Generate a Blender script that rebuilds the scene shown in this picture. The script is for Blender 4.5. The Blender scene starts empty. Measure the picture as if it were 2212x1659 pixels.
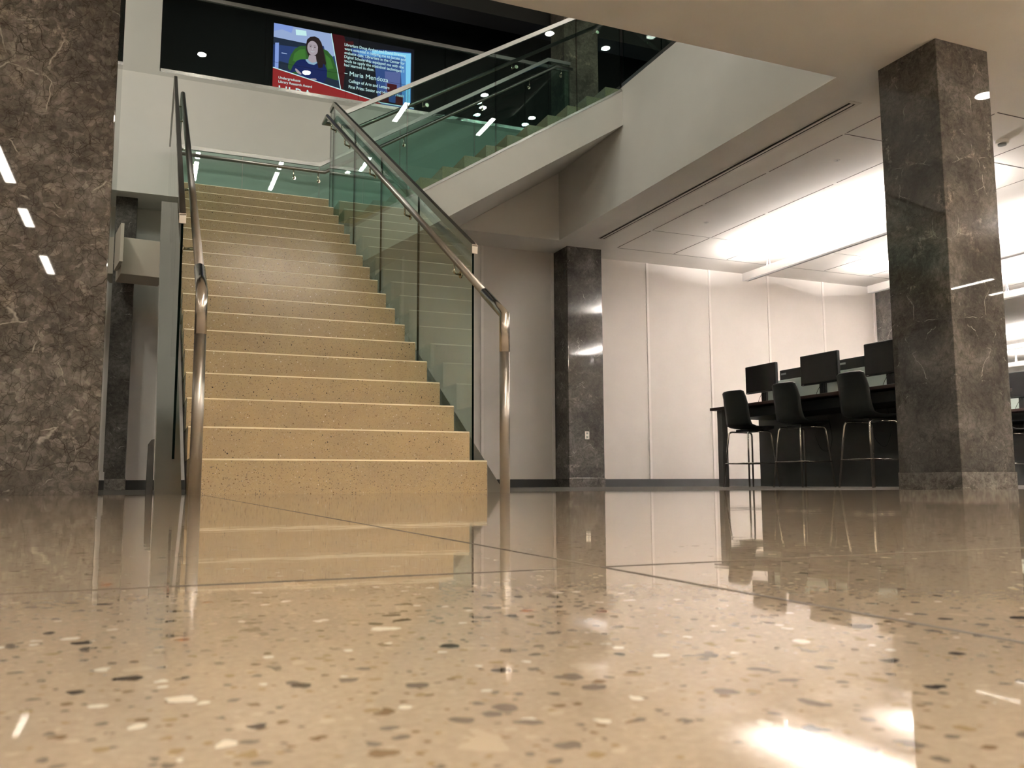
import bpy, math, random
from mathutils import Vector, Matrix

random.seed(7)
SC = bpy.context.scene
COL = SC.collection

# ------------------------------------------------------------------ camera
YAW, PITCH, ROLL = math.radians(22.682), math.radians(6.464), math.radians(-0.230)
CAM_H = 0.0466
fwd = Vector((math.sin(YAW)*math.cos(PITCH), math.cos(YAW)*math.cos(PITCH), math.sin(PITCH)))
rgt0 = Vector((math.cos(YAW), -math.sin(YAW), 0))
up0 = rgt0.cross(fwd)
rgt = math.cos(ROLL)*rgt0 + math.sin(ROLL)*up0
upv = -math.sin(ROLL)*rgt0 + math.cos(ROLL)*up0
cd = bpy.data.cameras.new('camera')
cam = bpy.data.objects.new('camera', cd)
COL.objects.link(cam)
cam.matrix_world = Matrix(((rgt.x, upv.x, -fwd.x, 0), (rgt.y, upv.y, -fwd.y, 0),
                           (rgt.z, upv.z, -fwd.z, CAM_H), (0, 0, 0, 1)))
cd.sensor_fit = 'HORIZONTAL'
cd.sensor_width = 36.0
cd.lens = 36.0*1889.5/2212.0
cd.clip_start = 0.01
cd.clip_end = 200
cd.dof.use_dof = True
cd.dof.focus_distance = 5.0
cd.dof.aperture_fstop = 34.0
SC.camera = cam

# ------------------------------------------------------------------ world, exposure
w = bpy.data.worlds.new('world')
SC.world = w
w.use_nodes = True
w.node_tree.nodes['Background'].inputs[0].default_value = (0.9, 0.85, 0.75, 1)
w.node_tree.nodes['Background'].inputs[1].default_value = 0.0
SC.view_settings.view_transform = 'Standard'
SC.view_settings.look = 'None'
SC.view_settings.gamma = 1.0
SC.view_settings.use_curve_mapping = False
SC.view_settings.exposure = 0.0
SC.cycles.max_bounces = 9
SC.cycles.diffuse_bounces = 4
SC.cycles.glossy_bounces = 4
SC.cycles.transparent_max_bounces = 16
SC.cycles.sample_clamp_indirect = 60.0
SC.cycles.use_denoising = True

# light levels (W per m2-ish emission strengths)
L_LOBBY = 72.0      # linear lamps in the lobby ceiling
L_ATRIUM = 200.0     # linear lamps in the upper ceiling
L_DOWN = 220.0       # round downlights in the upper ceiling
L_PEND = 540.0       # up-light of the pendants
L_PEND_DOWN = 0.5

# ------------------------------------------------------------------ materials
def nodes_of(m):
    m.use_nodes = True
    nt = m.node_tree
    return nt, nt.nodes, nt.links

def mat(name, col, rough=0.5, metal=0.0, spec=0.5, emit=None, estr=0.0, coat=0.0):
    m = bpy.data.materials.new(name)
    nt, N, L = nodes_of(m)
    b = N['Principled BSDF']
    b.inputs['Base Color'].default_value = (*col, 1)
    b.inputs['Roughness'].default_value = rough
    b.inputs['Metallic'].default_value = metal
    b.inputs['Specular IOR Level'].default_value = spec
    b.inputs['Coat Weight'].default_value = coat
    if emit:
        b.inputs['Emission Color'].default_value = (*emit, 1)
        b.inputs['Emission Strength'].default_value = estr
    return m

def noise(N, L, vec, scale, detail=4, rough=0.55, dist=0.0):
    n = N.new('ShaderNodeTexNoise')
    n.inputs['Scale'].default_value = scale
    n.inputs['Detail'].default_value = detail
    n.inputs['Roughness'].default_value = rough
    n.inputs['Distortion'].default_value = dist
    L.new(vec, n.inputs['Vector'])
    return n

def ramp(N, L, fac, stops):
    r = N.new('ShaderNodeValToRGB')
    e = r.color_ramp.elements
    while len(e) < len(stops):
        e.new(0.5)
    for k, (p, c) in enumerate(stops):
        e[k].position = p
        e[k].color = (*c, 1) if len(c) == 3 else c
    L.new(fac, r.inputs[0])
    return r

def mixc(N, L, fac, a, b, blend='MIX'):
    m = N.new('ShaderNodeMix')
    m.data_type = 'RGBA'
    m.blend_type = blend
    for s, v in ((0, fac), (6, a), (7, b)):
        if isinstance(v, (int, float)):
            m.inputs[s].default_value = v
        elif isinstance(v, tuple):
            m.inputs[s].default_value = (*v, 1)
        else:
            L.new(v, m.inputs[s])
    return m.outputs[2]

def math_n(N, L, op, a, b=None, clamp=False):
    m = N.new('ShaderNodeMath')
    m.operation = op
    m.use_clamp = clamp
    for k, v in enumerate((a, b)):
        if v is None:
            continue
        if isinstance(v, (int, float)):
            m.inputs[k].default_value = v
        else:
            L.new(v, m.inputs[k])
    return m.outputs[0]

BW = lambda v: (v, v, v)

def make_marble(name, tint=(0.86, 0.96, 1.10), seed=0.0, crack=1.0, gloss=0.02, light=1.0):
    """polished brown marble; the slabs are book-matched at the corners (coordinate x+y)"""
    m = bpy.data.materials.new(name)
    nt, N, L = nodes_of(m)
    b = N['Principled BSDF']
    g = N.new('ShaderNodeNewGeometry')
    s = N.new('ShaderNodeSeparateXYZ')
    L.new(g.outputs['Position'], s.inputs[0])
    u = math_n(N, L, 'ADD', s.outputs[0], s.outputs[1])
    c = N.new('ShaderNodeCombineXYZ')
    L.new(u, c.inputs[0])
    c.inputs[1].default_value = seed
    L.new(s.outputs[2], c.inputs[2])
    v = c.outputs[0]
    # warp
    wn = noise(N, L, v, 3.0, 4, 0.6)
    wm = N.new('ShaderNodeVectorMath'); wm.operation = 'SCALE'
    L.new(wn.outputs['Color'], wm.inputs[0]); wm.inputs['Scale'].default_value = 0.13 if crack > 1.2 else 0.2
    wa = N.new('ShaderNodeVectorMath'); wa.operation = 'ADD'
    L.new(v, wa.inputs[0]); L.new(wm.outputs[0], wa.inputs[1])
    wv = wa.outputs[0]
    big = noise(N, L, wv, 2.3, 5, 0.6, 0.6)
    fine = noise(N, L, wv, 26, 8, 0.75)
    k = light
    base = ramp(N, L, big.outputs[0], [(0.32, (0.056*k, 0.045*k, 0.036*k)), (0.5, (0.098*k, 0.080*k, 0.063*k)),
                                       (0.66, (0.155*k, 0.128*k, 0.101*k))])
    f2 = ramp(N, L, fine.outputs[0], [(0.30, BW(0.45)), (0.52, BW(1.0)), (0.74, BW(1.6))])
    col = mixc(N, L, 0.85, base.outputs[0], f2.outputs[0], 'MULTIPLY')
    # brecciated fragments
    if crack > 0.9:
        vc = N.new('ShaderNodeTexVoronoi'); vc.feature = 'F1'
        vc.inputs['Scale'].default_value = 34.0 if crack > 1.2 else 22.0
        L.new(wv, vc.inputs['Vector'])
        sc_ = N.new('ShaderNodeSeparateColor'); L.new(vc.outputs['Color'], sc_.inputs[0])
        fr_ = ramp(N, L, sc_.outputs[0], [(0.0, BW(0.70)), (0.7, BW(1.08)), (0.93, BW(1.5)), (1.0, BW(1.9))])
        col = mixc(N, L, 0.75 if crack > 1.2 else 0.4, col, fr_.outputs[0], 'MULTIPLY')
    # cloudy light patches
    pat = noise(N, L, wv, 4.2, 7, 0.7, 0.3)
    pr = ramp(N, L, pat.outputs[0], [(0.60, BW(0)), (0.68, BW(0.75))])
    spk = ramp(N, L, fine.outputs[0], [(0.42, BW(0.15)), (0.6, BW(1))])
    pm = math_n(N, L, 'MULTIPLY', pr.outputs[0], spk.outputs[0])
    col = mixc(N, L, pm, col, (0.36*k, 0.285*k, 0.21*k))
    # dark crackle veins
    for sc, wid, amt in ((6.0, 0.014, min(0.85, 0.6*crack)), (15.0, 0.03, 0.5*crack), (31.0, 0.06, 0.45*crack)):
        vo = N.new('ShaderNodeTexVoronoi')
        vo.feature = 'DISTANCE_TO_EDGE'
        vo.inputs['Scale'].default_value = sc
        L.new(wv, vo.inputs['Vector'])
        vr = ramp(N, L, vo.outputs['Distance'], [(0.0, BW(amt)), (wid, BW(0))])
        br = noise(N, L, v, sc*0.6, 2)
        bm = ramp(N, L, br.outputs[0], [(0.42, BW(0)), (0.56, BW(1))])
        fm = math_n(N, L, 'MULTIPLY', vr.outputs[0], bm.outputs[0])
        col = mixc(N, L, fm, col, (0.028, 0.018, 0.012))
    # pale calcite veins
    vo = N.new('ShaderNodeTexVoronoi')
    vo.feature = 'DISTANCE_TO_EDGE'
    vo.inputs['Scale'].default_value = 3.1
    L.new(wv, vo.inputs['Vector'])
    vr = ramp(N, L, vo.outputs['Distance'], [(0.0, BW(0.8)), (0.012, BW(0))])
    br = noise(N, L, v, 5.0, 4, 0.7)
    bm = ramp(N, L, br.outputs[0], [(0.53, BW(0)), (0.6, BW(1))])
    fm = math_n(N, L, 'MULTIPLY', vr.outputs[0], bm.outputs[0])
    col = mixc(N, L, fm, col, (0.42, 0.36, 0.28))
    col = mixc(N, L, 1.0, col, tint, 'MULTIPLY')
    L.new(col, b.inputs['Base Color'])
    b.inputs['Roughness'].default_value = gloss
    b.inputs['Specular IOR Level'].default_value = 0.5
    return m

def make_terrazzo(name, base_a, base_b, chips, rough=0.05, bump=0.0, joints=False, polish=0.5):
    """chips: list of (cells per metre, share of cells, radius, colours)"""
    m = bpy.data.materials.new(name)
    nt, N, L = nodes_of(m)
    b = N['Principled BSDF']
    g = N.new('ShaderNodeNewGeometry')
    v = g.outputs['Position']
    cl = noise(N, L, v, 9.0, 3)
    cr = ramp(N, L, cl.outputs[0], [(0.35, BW(0)), (0.65, BW(1))])
    col = mixc(N, L, cr.outputs[0], base_a, base_b)
    gr = noise(N, L, v, 420.0, 2)
    gm = ramp(N, L, gr.outputs[0], [(0.3, BW(0.88)), (0.7, BW(1.08))])
    col = mixc(N, L, 1.0, col, gm.outputs[0], 'MULTIPLY')
    for sc, share, rad, cols in chips:
        wn = noise(N, L, v, sc*1.5, 2)
        wm = N.new('ShaderNodeVectorMath'); wm.operation = 'SCALE'
        L.new(wn.outputs['Color'], wm.inputs[0]); wm.inputs['Scale'].default_value = 0.55/sc
        wa = N.new('ShaderNodeVectorMath'); wa.operation = 'ADD'
        L.new(v, wa.inputs[0]); L.new(wm.outputs[0], wa.inputs[1])
        vo = N.new('ShaderNodeTexVoronoi')
        vo.feature = 'F1'
        vo.inputs['Scale'].default_value = sc
        L.new(wa.outputs[0], vo.inputs['Vector'])
        sp = N.new('ShaderNodeSeparateColor')
        L.new(vo.outputs['Color'], sp.inputs[0])
        pick = math_n(N, L, 'LESS_THAN', sp.outputs[0], share)
        rr = math_n(N, L, 'MULTIPLY', sp.outputs[2], rad)
        rr = math_n(N, L, 'ADD', rr, rad*0.35)
        ins = math_n(N, L, 'LESS_THAN', vo.outputs['Distance'], rr)
        fac = math_n(N, L, 'MULTIPLY', pick, ins)
        r = N.new('ShaderNodeValToRGB')
        r.color_ramp.interpolation = 'CONSTANT'
        e = r.color_ramp.elements
        while len(e) < len(cols):
            e.new(0.5)
        for k, cc in enumerate(cols):
            e[k].position = k/len(cols)
            e[k].color = (*cc, 1)
        L.new(sp.outputs[1], r.inputs[0])
        col = mixc(N, L, fac, col, r.outputs[0])
    L.new(col, b.inputs['Base Color'])
    b.inputs['Roughness'].default_value = rough
    b.inputs['Specular IOR Level'].default_value = polish
    if bump:
        bn = noise(N, L, v, 14.0, 2)
        bu = N.new('ShaderNodeBump')
        bu.inputs['Strength'].default_value = bump
        bu.inputs['Distance'].default_value = 0.001
        L.new(bn.outputs[0], bu.inputs['Height'])
        L.new(bu.outputs[0], b.inputs['Normal'])
    return m

def make_glass(name, tint):
    m = bpy.data.materials.new(name)
    nt, N, L = nodes_of(m)
    N.remove(N['Principled BSDF'])
    out = N['Material Output']
    tr = N.new('ShaderNodeBsdfTransparent'); tr.inputs[0].default_value = (*tint, 1)
    gl = N.new('ShaderNodeBsdfGlossy'); gl.inputs['Roughness'].default_value = 0.0
    gl.inputs[0].default_value = (1, 1, 1, 1)
    g = N.new('ShaderNodeNewGeometry')
    dt = N.new('ShaderNodeVectorMath'); dt.operation = 'DOT_PRODUCT'
    L.new(g.outputs['Incoming'], dt.inputs[0]); L.new(g.outputs['Normal'], dt.inputs[1])
    c_ = math_n(N, L, 'ABSOLUTE', dt.outputs['Value'])
    c_ = math_n(N, L, 'SUBTRACT', 1.0, c_, True)
    c_ = math_n(N, L, 'POWER', c_, 5.0)
    c_ = math_n(N, L, 'MULTIPLY', c_, 0.96)
    f_ = math_n(N, L, 'ADD', c_, 0.04)
    mx = N.new('ShaderNodeMixShader')
    L.new(f_, mx.inputs[0]); L.new(tr.outputs[0], mx.inputs[1]); L.new(gl.outputs[0], mx.inputs[2])
    L.new(mx.outputs[0], out.inputs[0])
    return m

def make_paint(name, col, rough=0.6, var=0.03):
    m = mat(name, col, rough, spec=0.25)
    nt, N, L = nodes_of(m)
    g = N.new('ShaderNodeNewGeometry')
    n = noise(N, L, g.outputs['Position'], 1.3, 3)
    r = ramp(N, L, n.outputs[0], [(0.3, BW(1-var)), (0.7, BW(1+var))])
    c = mixc(N, L, 1.0, col, r.outputs[0], 'MULTIPLY')
    L.new(c, N['Principled BSDF'].inputs['Base Color'])
    return m

def make_carpet(name, col):
    m = mat(name, col, 0.95, spec=0.1)
    nt, N, L = nodes_of(m)
    g = N.new('ShaderNodeNewGeometry')
    n = noise(N, L, g.outputs['Position'], 160, 3, 0.8)
    r = ramp(N, L, n.outputs[0], [(0.3, BW(0.6)), (0.7, BW(1.4))])
    c = mixc(N, L, 1.0, col, r.outputs[0], 'MULTIPLY')
    L.new(c, N['Principled BSDF'].inputs['Base Color'])
    return m

def make_steel(name, col=(0.60, 0.57, 0.53), rough=0.22):
    m = mat(name, col, rough, metal=1.0)
    nt, N, L = nodes_of(m)
    g = N.new('ShaderNodeNewGeometry')
    n = noise(N, L, g.outputs['Position'], 60, 3, 0.7)
    r = ramp(N, L, n.outputs[0], [(0.3, BW(rough*0.97)), (0.7, BW(rough*1.03))])
    L.new(r.outputs[0], N['Principled BSDF'].inputs['Roughness'])
    return m

dark, grey, brown, pale, white_c, red_c, ochre = ((0.06, 0.05, 0.045), (0.20, 0.165, 0.13), (0.22, 0.15, 0.085),
    (0.52, 0.44, 0.335), (0.74, 0.69, 0.60), (0.40, 0.12, 0.05), (0.33, 0.25, 0.14))
M = {}
M['marble'] = make_marble('polished_brown_marble', seed=1.3, light=1.0, crack=0.8)
M['marble_near'] = make_marble('polished_crackled_marble', seed=4.1, crack=1.5, light=1.15)
M['marble_base'] = make_marble('marble_plinth', seed=8.0, light=1.35)
M['floor'] = make_terrazzo('terrazzo_floor', (0.465, 0.385, 0.29), (0.425, 0.355, 0.275),
    [(300, 0.34, 0.40, [ochre, pale, grey, pale, brown]),
     (150, 0.50, 0.36, [grey, ochre, pale, grey, brown, grey, ochre, white_c]),
     (82, 0.30, 0.34, [dark, grey, pale, dark, grey, grey, dark, white_c, grey, pale, dark, grey, dark, red_c])],
    rough=0.03, bump=0.12, polish=0.34)
M['step'] = make_terrazzo('terrazzo_step', (0.48, 0.375, 0.22), (0.445, 0.35, 0.22),
    [(230, 0.25, 0.42, [ochre, pale, brown, grey, pale]),
     (110, 0.24, 0.30, [brown, brown, grey, dark, pale, ochre, white_c])], rough=0.22)
M['nosing'] = mat('nosing_highlight_edge', (0.95, 0.86, 0.64), 0.35)  # pale colour paints in the light caught along the step edges
M['white'] = make_paint('white_paint', (0.66, 0.64, 0.60), 0.7)
M['ceil'] = make_paint('ceiling_paint', (0.86, 0.83, 0.79), 0.8)
M['panel'] = make_paint('fabric_wall_panel', (0.80, 0.755, 0.72), 0.85)
M['batten'] = make_paint('pale_batten', (0.92, 0.87, 0.84), 0.6)
M['lobby_wall'] = make_paint('lobby_wall_paint', (0.78, 0.70, 0.58), 0.7)
M['dark_wall'] = make_paint('charcoal_wall', (0.012, 0.012, 0.014), 0.5)
M['dark_beam'] = make_paint('dark_grey_beam', (0.05, 0.048, 0.044), 0.8)
M['carpet'] = make_carpet('dark_carpet', (0.075, 0.068, 0.06))
M['base'] = mat('dark_rubber_base', (0.03, 0.03, 0.03), 0.6)
M['joint'] = mat('zinc_strip', (0.07, 0.055, 0.045), 0.6, metal=0.0)
M['steel'] = make_steel('brushed_steel')
M['steel_dark'] = make_steel('satin_steel_rail', (0.42, 0.40, 0.375), 0.34)
M['brass'] = make_steel('nickel_bracket', (0.62, 0.57, 0.44), 0.2)
M['mirror_steel'] = make_steel('polished_steel_plate', (0.66, 0.64, 0.60), 0.38)
M['chrome'] = make_steel('chrome_leg', (0.75, 0.73, 0.70), 0.12)
M['glass'] = make_glass('green_tinted_glass', (0.80, 0.905, 0.88))
M['edge'] = mat('glass_cut_edge', (0.003, 0.006, 0.005), 0.9, spec=0.0)
M['frost'] = mat('frosted_acrylic', (0.52, 0.64, 0.61), 0.5)
M['concrete'] = make_marble('honed_grey_column', tint=(1.0, 1.02, 1.0), seed=12, crack=0.2, gloss=0.5, light=2.0)
M['black_plastic'] = mat('black_plastic', (0.008, 0.009, 0.009), 0.45, spec=0.3)
M['black_gloss'] = mat('black_screen', (0.005, 0.005, 0.006), 0.15)
M['shell'] = mat('black_stool_shell', (0.010, 0.012, 0.012), 0.5, spec=0.35)
M['desk_top'] = mat('dark_wood_edge', (0.035, 0.018, 0.012), 0.45)
M['desk_grey'] = mat('dark_grey_laminate', (0.045, 0.046, 0.045), 0.6)
M['desk_leg'] = mat('grey_metal_leg', (0.16, 0.155, 0.15), 0.5, metal=0.2)
M['label'] = mat('grey_label', (0.25, 0.26, 0.25), 0.5)
M['plastic_white'] = mat('white_plastic', (0.78, 0.75, 0.70), 0.4)
M['sign'] = mat('beige_box', (0.62, 0.55, 0.46), 0.6)
M['vent'] = mat('white_metal_vent', (0.70, 0.66, 0.60), 0.4)
M['vent_dark'] = mat('vent_slot', (0.02, 0.017, 0.014), 0.8)
M['fixture'] = mat('white_fixture', (0.70, 0.68, 0.66), 0.4)
def emis(name, col, s):
    return mat(name, (0.0, 0.0, 0.0), 0.5, emit=col, estr=s)
M['lamp_lobby'] = emis('lobby_lamp_diffuser', (1.0, 0.90, 0.76), L_LOBBY)
M['lamp_atrium'] = emis('atrium_lamp_diffuser', (1.0, 0.98, 0.86), L_ATRIUM)
M['lamp_down'] = emis('downlight_lens', (1.0, 0.97, 0.86), L_DOWN)
M['lamp_pend'] = emis('pendant_uplight', (1.0, 0.93, 0.88), L_PEND)
M['lamp_pend_added'] = emis('added_lobby_uplight', (1.0, 0.88, 0.74), 560.0)  # for the added out-of-view pendants that lift the lobby ceiling
M['lamp_pend_down'] = emis('pendant_downlight', (1.0, 0.90, 0.83), L_PEND_DOWN)

# ------------------------------------------------------------------ mesh helpers
class MB:
    def __init__(self):
        self.v = []; self.f = []; self.mi = []; self.sm = []
    def face(self, idx, mi=0, smooth=False):
        self.f.append(tuple(idx)); self.mi.append(mi); self.sm.append(smooth)
    def quad(self, a, b, c, d, mi=0):
        n = len(self.v); self.v += [tuple(a), tuple(b), tuple(c), tuple(d)]
        self.face((n, n+1, n+2, n+3), mi)
    def poly(self, pts, mi=0):
        n = len(self.v); self.v += [tuple(p) for p in pts]
        self.face(range(n, n+len(pts)), mi)
    def box(self, x0, x1, y0, y1, z0, z1, mi=0, side_x=None, side_y=None):
        n = len(self.v)
        self.v += [(x0, y0, z0), (x1, y0, z0), (x1, y1, z0), (x0, y1, z0),
                   (x0, y0, z1), (x1, y0, z1), (x1, y1, z1), (x0, y1, z1)]
        sx = mi if side_x is None else side_x
        sy = mi if side_y is None else side_y
        for idx, k in (((0, 3, 2, 1), mi), ((4, 5, 6, 7), mi), ((0, 1, 5, 4), sy), ((2, 3, 7, 6), sy),
                       ((1, 2, 6, 5), sx), ((0, 4, 7, 3), sx)):
            self.face([n+i for i in idx], k)
    def prism(self, pts, axis, a, b, mi=0, mi_side=None):
        """extrude a polygon given in the two other axes from a to b along axis"""
        def P(p, t):
            if axis == 'x': return (t, p[0], p[1])
            if axis == 'y': return (p[0], t, p[1])
            return (p[0], p[1], t)
        n = len(self.v); k = len(pts)
        self.v += [P(p, a) for p in pts] + [P(p, b) for p in pts]
        ar = sum(pts[i][0]*pts[(i+1) % k][1]-pts[(i+1) % k][0]*pts[i][1] for i in range(k))
        flip = (ar > 0) != (axis == 'y')
        c0 = list(range(n, n+k)); c1 = list(range(n+k, n+2*k))
        if flip: c0.reverse()
        else: c1.reverse()
        if (b < a): c0.reverse(); c1.reverse()
        self.face(c0, mi); self.face(c1, mi)
        ms = mi if mi_side is None else mi_side
        for i in range(k):
            j = (i+1) % k
            q = [n+i, n+j, n+k+j, n+k+i]
            if not flip: q.reverse()
            if b < a: q.reverse()
            self.face(q, ms)
    def tube(self, pts, r, seg=14, mi=0, cap=True):
        pts = [Vector(p) for p in pts]
        rings = []
        prev = None
        for i, p in enumerate(pts):
            if i == 0: t = (pts[1]-p).normalized()
            elif i == len(pts)-1: t = (p-pts[i-1]).normalized()
            else: t = ((p-pts[i-1]).normalized()+(pts[i+1]-p).normalized()).normalized()
            if prev is None:
                a = Vector((0, 0, 1)) if abs(t.z) < 0.9 else Vector((1, 0, 0))
                u = t.cross(a).normalized()
            else:
                u = (prev - t*prev.dot(t)).normalized()
            prev = u
            wv = t.cross(u)
            k = 1.0
            if 0 < i < len(pts)-1:
                cs = (pts[i+1]-p).normalized().dot((p-pts[i-1]).normalized())
                k = 1.0/max(0.6, math.sqrt((1+cs)/2))
                bis = ((pts[i+1]-p).normalized()-(p-pts[i-1]).normalized())
            ring = []
            for s in range(seg):
                an = 2*math.pi*s/seg
                d = u*math.cos(an)+wv*math.sin(an)
                if k > 1.001 and bis.length > 1e-6:
                    bn = bis.normalized()
                    d = d + bn*(d.dot(bn))*(k-1)
                q = p + d*r
                ring.append(len(self.v)); self.v.append(tuple(q))
            rings.append(ring)
        for i in range(len(rings)-1):
            for s in range(seg):
                self.face((rings[i][s], rings[i][(s+1) % seg], rings[i+1][(s+1) % seg], rings[i+1][s]), mi, True)
        if cap:
            self.face(list(reversed(rings[0])), mi); self.face(rings[-1], mi)
    def bar(self, pts, up, w, h, mi=0):
        """rectangular bar swept along a path with mitred corners; up = approx. normal of its wide plane"""
        pts = [Vector(p) for p in pts]
        rings = []
        for i, p in enumerate(pts):
            if i == 0: t = (pts[1]-p).normalized()
            elif i == len(pts)-1: t = (p-pts[i-1]).normalized()
            else: t = ((p-pts[i-1]).normalized()+(pts[i+1]-p).normalized()).normalized()
            seg = (pts[i+1]-p) if i == 0 else (p-pts[i-1])
            k = 1.0/max(0.5, t.dot(seg.normalized()))
            upn = Vector(up)
            side = t.cross(upn).normalized()
            u2 = side.cross(t).normalized()
            # widen along the direction that mitres
            bis = Vector((0, 0, 0))
            if 0 < i < len(pts)-1:
                bis = ((pts[i+1]-p).normalized()-(p-pts[i-1]).normalized())
            ring = []
            for sx, sy in ((-1, -1), (1, -1), (1, 1), (-1, 1)):
                d = side*(sx*w/2)+u2*(sy*h/2)
                if bis.length > 1e-6:
                    bn = bis.normalized(); d = d + bn*(d.dot(bn))*(k-1)
                ring.append(len(self.v)); self.v.append(tuple(p+d))
            rings.append(ring)
        for i in range(len(rings)-1):
            for s in range(4):
                self.face((rings[i][s], rings[i][(s+1) % 4], rings[i+1][(s+1) % 4], rings[i+1][s]), mi)
        self.face(list(reversed(rings[0])), mi); self.face(rings[-1], mi)
    def disc(self, c, n, r, th, seg=24, mi=0):
        n = Vector(n).normalized(); c = Vector(c)
        self.tube([c-n*th/2, c+n*th/2], r, seg, mi)
    def build(self, name, mats, parent=None, bevel=0.0, recalc=True, loc=None):
        me = bpy.data.meshes.new(name)
        vs = self.v
        if loc is not None:
            vs = [(x-loc[0], y-loc[1], z-loc[2]) for x, y, z in vs]
        me.from_pydata(vs, [], self.f)
        if not isinstance(mats, (list, tuple)): mats = [mats]
        for m in mats: me.materials.append(m)
        for p, k, s in zip(me.polygons, self.mi, self.sm):
            p.material_index = k; p.use_smooth = s
        me.update()
        if recalc:
            import bmesh
            bm = bmesh.new(); bm.from_mesh(me)
            bmesh.ops.recalc_face_normals(bm, faces=bm.faces)
            bm.to_mesh(me); bm.free()
        o = bpy.data.objects.new(name, me)
        COL.objects.link(o)
        if loc is not None: o.location = loc
        if parent is not None:
            o.parent = parent
            if loc is None and parent.location.length > 0 or parent.rotation_euler.z:
                o.matrix_parent_inverse = Matrix.LocRotScale(parent.location, parent.rotation_euler, None).inverted()
        if bevel:
            b = o.modifiers.new('bevel', 'BEVEL'); b.width = bevel; b.segments = 2; b.limit_method = 'ANGLE'
            b.angle_limit = math.radians(40)
        return o

def tag(o, label, cat, group=None):
    o['label'] = label; o['category'] = cat
    if group: o['group'] = group
    return o

def thing(name, label, cat, loc=(0, 0, 0), rz=0.0, group=None):
    o = bpy.data.objects.new(name, None)
    COL.objects.link(o)
    o.location = loc; o.rotation_euler = (0, 0, rz); o.empty_display_size = 0.1
    return tag(o, label, cat, group)

def struct(name, mb, mats, **k):
    o = mb.build(name, mats, **k)
    o['kind'] = 'structure'
    return o

def local(name, mb, mats, parent, bevel=0.0):
    """mesh given in the parent's own coordinates"""
    me_o = mb.build(name, mats, None, bevel)
    me_o.parent = parent
    return me_o

def dup(root, loc, rz=None, label=None):
    r = root.copy(); COL.objects.link(r); r.location = loc
    if rz is not None: r.rotation_euler = (0, 0, rz)
    if label: r['label'] = label
    for ch in list(root.children):
        c = ch.copy(); COL.objects.link(c); c.parent = r
        for g in list(ch.children):
            d = g.copy(); COL.objects.link(d); d.parent = c
    return r

# ------------------------------------------------------------------ key dimensions
ZC = 3.47            # lobby ceiling
Z2 = 4.95            # upper floor
ZU = 8.0             # upper ceiling
OX1 = 5.30           # right face of the stair opening
OY0, OY1 = 5.49, 10.92
OX0 = -3.0
BW_Y = 11.59         # back wall
RX0, RX1 = 5.53, 6.09
XMIN, XMAX, YMIN = -8.0, 16.0, -8.0
FAR_Z = -0.015

# ------------------------------------------------------------------ setting
mb = MB()
edge = [(XMIN, YMIN), (XMAX, YMIN), (XMAX, 3.05), (7.0, 3.12), (5.0, 3.38), (2.6, 4.36), (XMIN, 4.36)]
mb.prism(edge, 'z', -0.20, 0.0)
struct('floor', mb, M['floor'])
mb = MB()
mb.box(XMIN, XMAX, 3.0, BW_Y, -0.25, FAR_Z)
struct('floor_carpet', mb, M['carpet'])
mb = MB(); mb.box(0.2355, 0.2380, -0.3, 4.20, -0.002, 0.0002)
struct('trim_1', mb, M['joint'])
mb = MB(); mb.box(-1.0, 7.0, 0.4372, 0.4392, -0.002, 0.00025)
struct('trim_2', mb, M['joint'])

mb = MB()
mb.box(XMIN, XMAX, YMIN, OY0, ZC, Z2)
mb.box(OX1, XMAX, OY0, OY1, ZC, Z2)
mb.box(XMIN, XMAX, OY1, 13.0, ZC, Z2)
mb.box(XMIN, OX0, OY0, OY1, ZC, Z2)
struct('ceiling', mb, M['ceil'])
mb = MB(); mb.box(XMIN, XMAX, YMIN, 13.0, ZU, ZU+0.2)
struct('ceiling_upper', mb, M['dark_beam'])

mb = MB(); mb.box(XMIN, 13.9, BW_Y, BW_Y+0.2, -0.25, ZC)
struct('wall_back', mb, M['panel'])
mb = MB(); mb.box(XMIN, XMAX, YMIN-0.2, YMIN, -0.2, ZC)
struct('wall_front', mb, M['lobby_wall'])
mb = MB(); mb.box(XMIN-0.2, XMIN, YMIN, BW_Y, -0.25, ZU)
struct('wall_left', mb, M['lobby_wall'])
mb = MB(); mb.box(XMAX, XMAX+0.2, YMIN, BW_Y, -0.25, ZU)
struct('wall_right', mb, M['white'])
mb = MB(); mb.box(XMIN, XMAX, YMIN-0.2, YMIN, Z2, ZU)
struct('wall_front_upper', mb, M['dark_wall'])
mb = MB(); mb.box(-0.03, XMAX, 13.02, 13.2, Z2, ZU)
struct('wall_back_upper', mb, M['dark_wall'])
mb = MB(); mb.box(XMIN, -0.03, OY1, OY1+0.15, Z2, ZU)
mb.box(-0.18, -0.03, OY1+0.15, 13.02, Z2, ZU)
struct('wall_left_upper', mb, M['white'])
mb = MB(); mb.box(-0.03, XMAX, 11.70, 12.1, 7.12, ZU)
struct('trim_3', mb, M['dark_beam'])
mb = MB(); mb.box(XMIN, XMAX, BW_Y-0.012, BW_Y, FAR_Z, 0.10)
struct('baseboard_back', mb, M['base'])
# battens between the wall panels
bx = [-3.8, -2.6, -1.4, 0.1, 1.2, 2.3, 3.2, 4.38, 5.50, 7.145, 8.31, 9.48, 10.65, 11.80, 13.2]
for k, x in enumerate(bx):
    mb = MB(); mb.box(x-0.02, x+0.02, BW_Y-0.014, BW_Y, 0.10, ZC)
    struct('trim_%d' % (k+4), mb, M['batten'])
nt_ = 4+len(bx)
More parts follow.
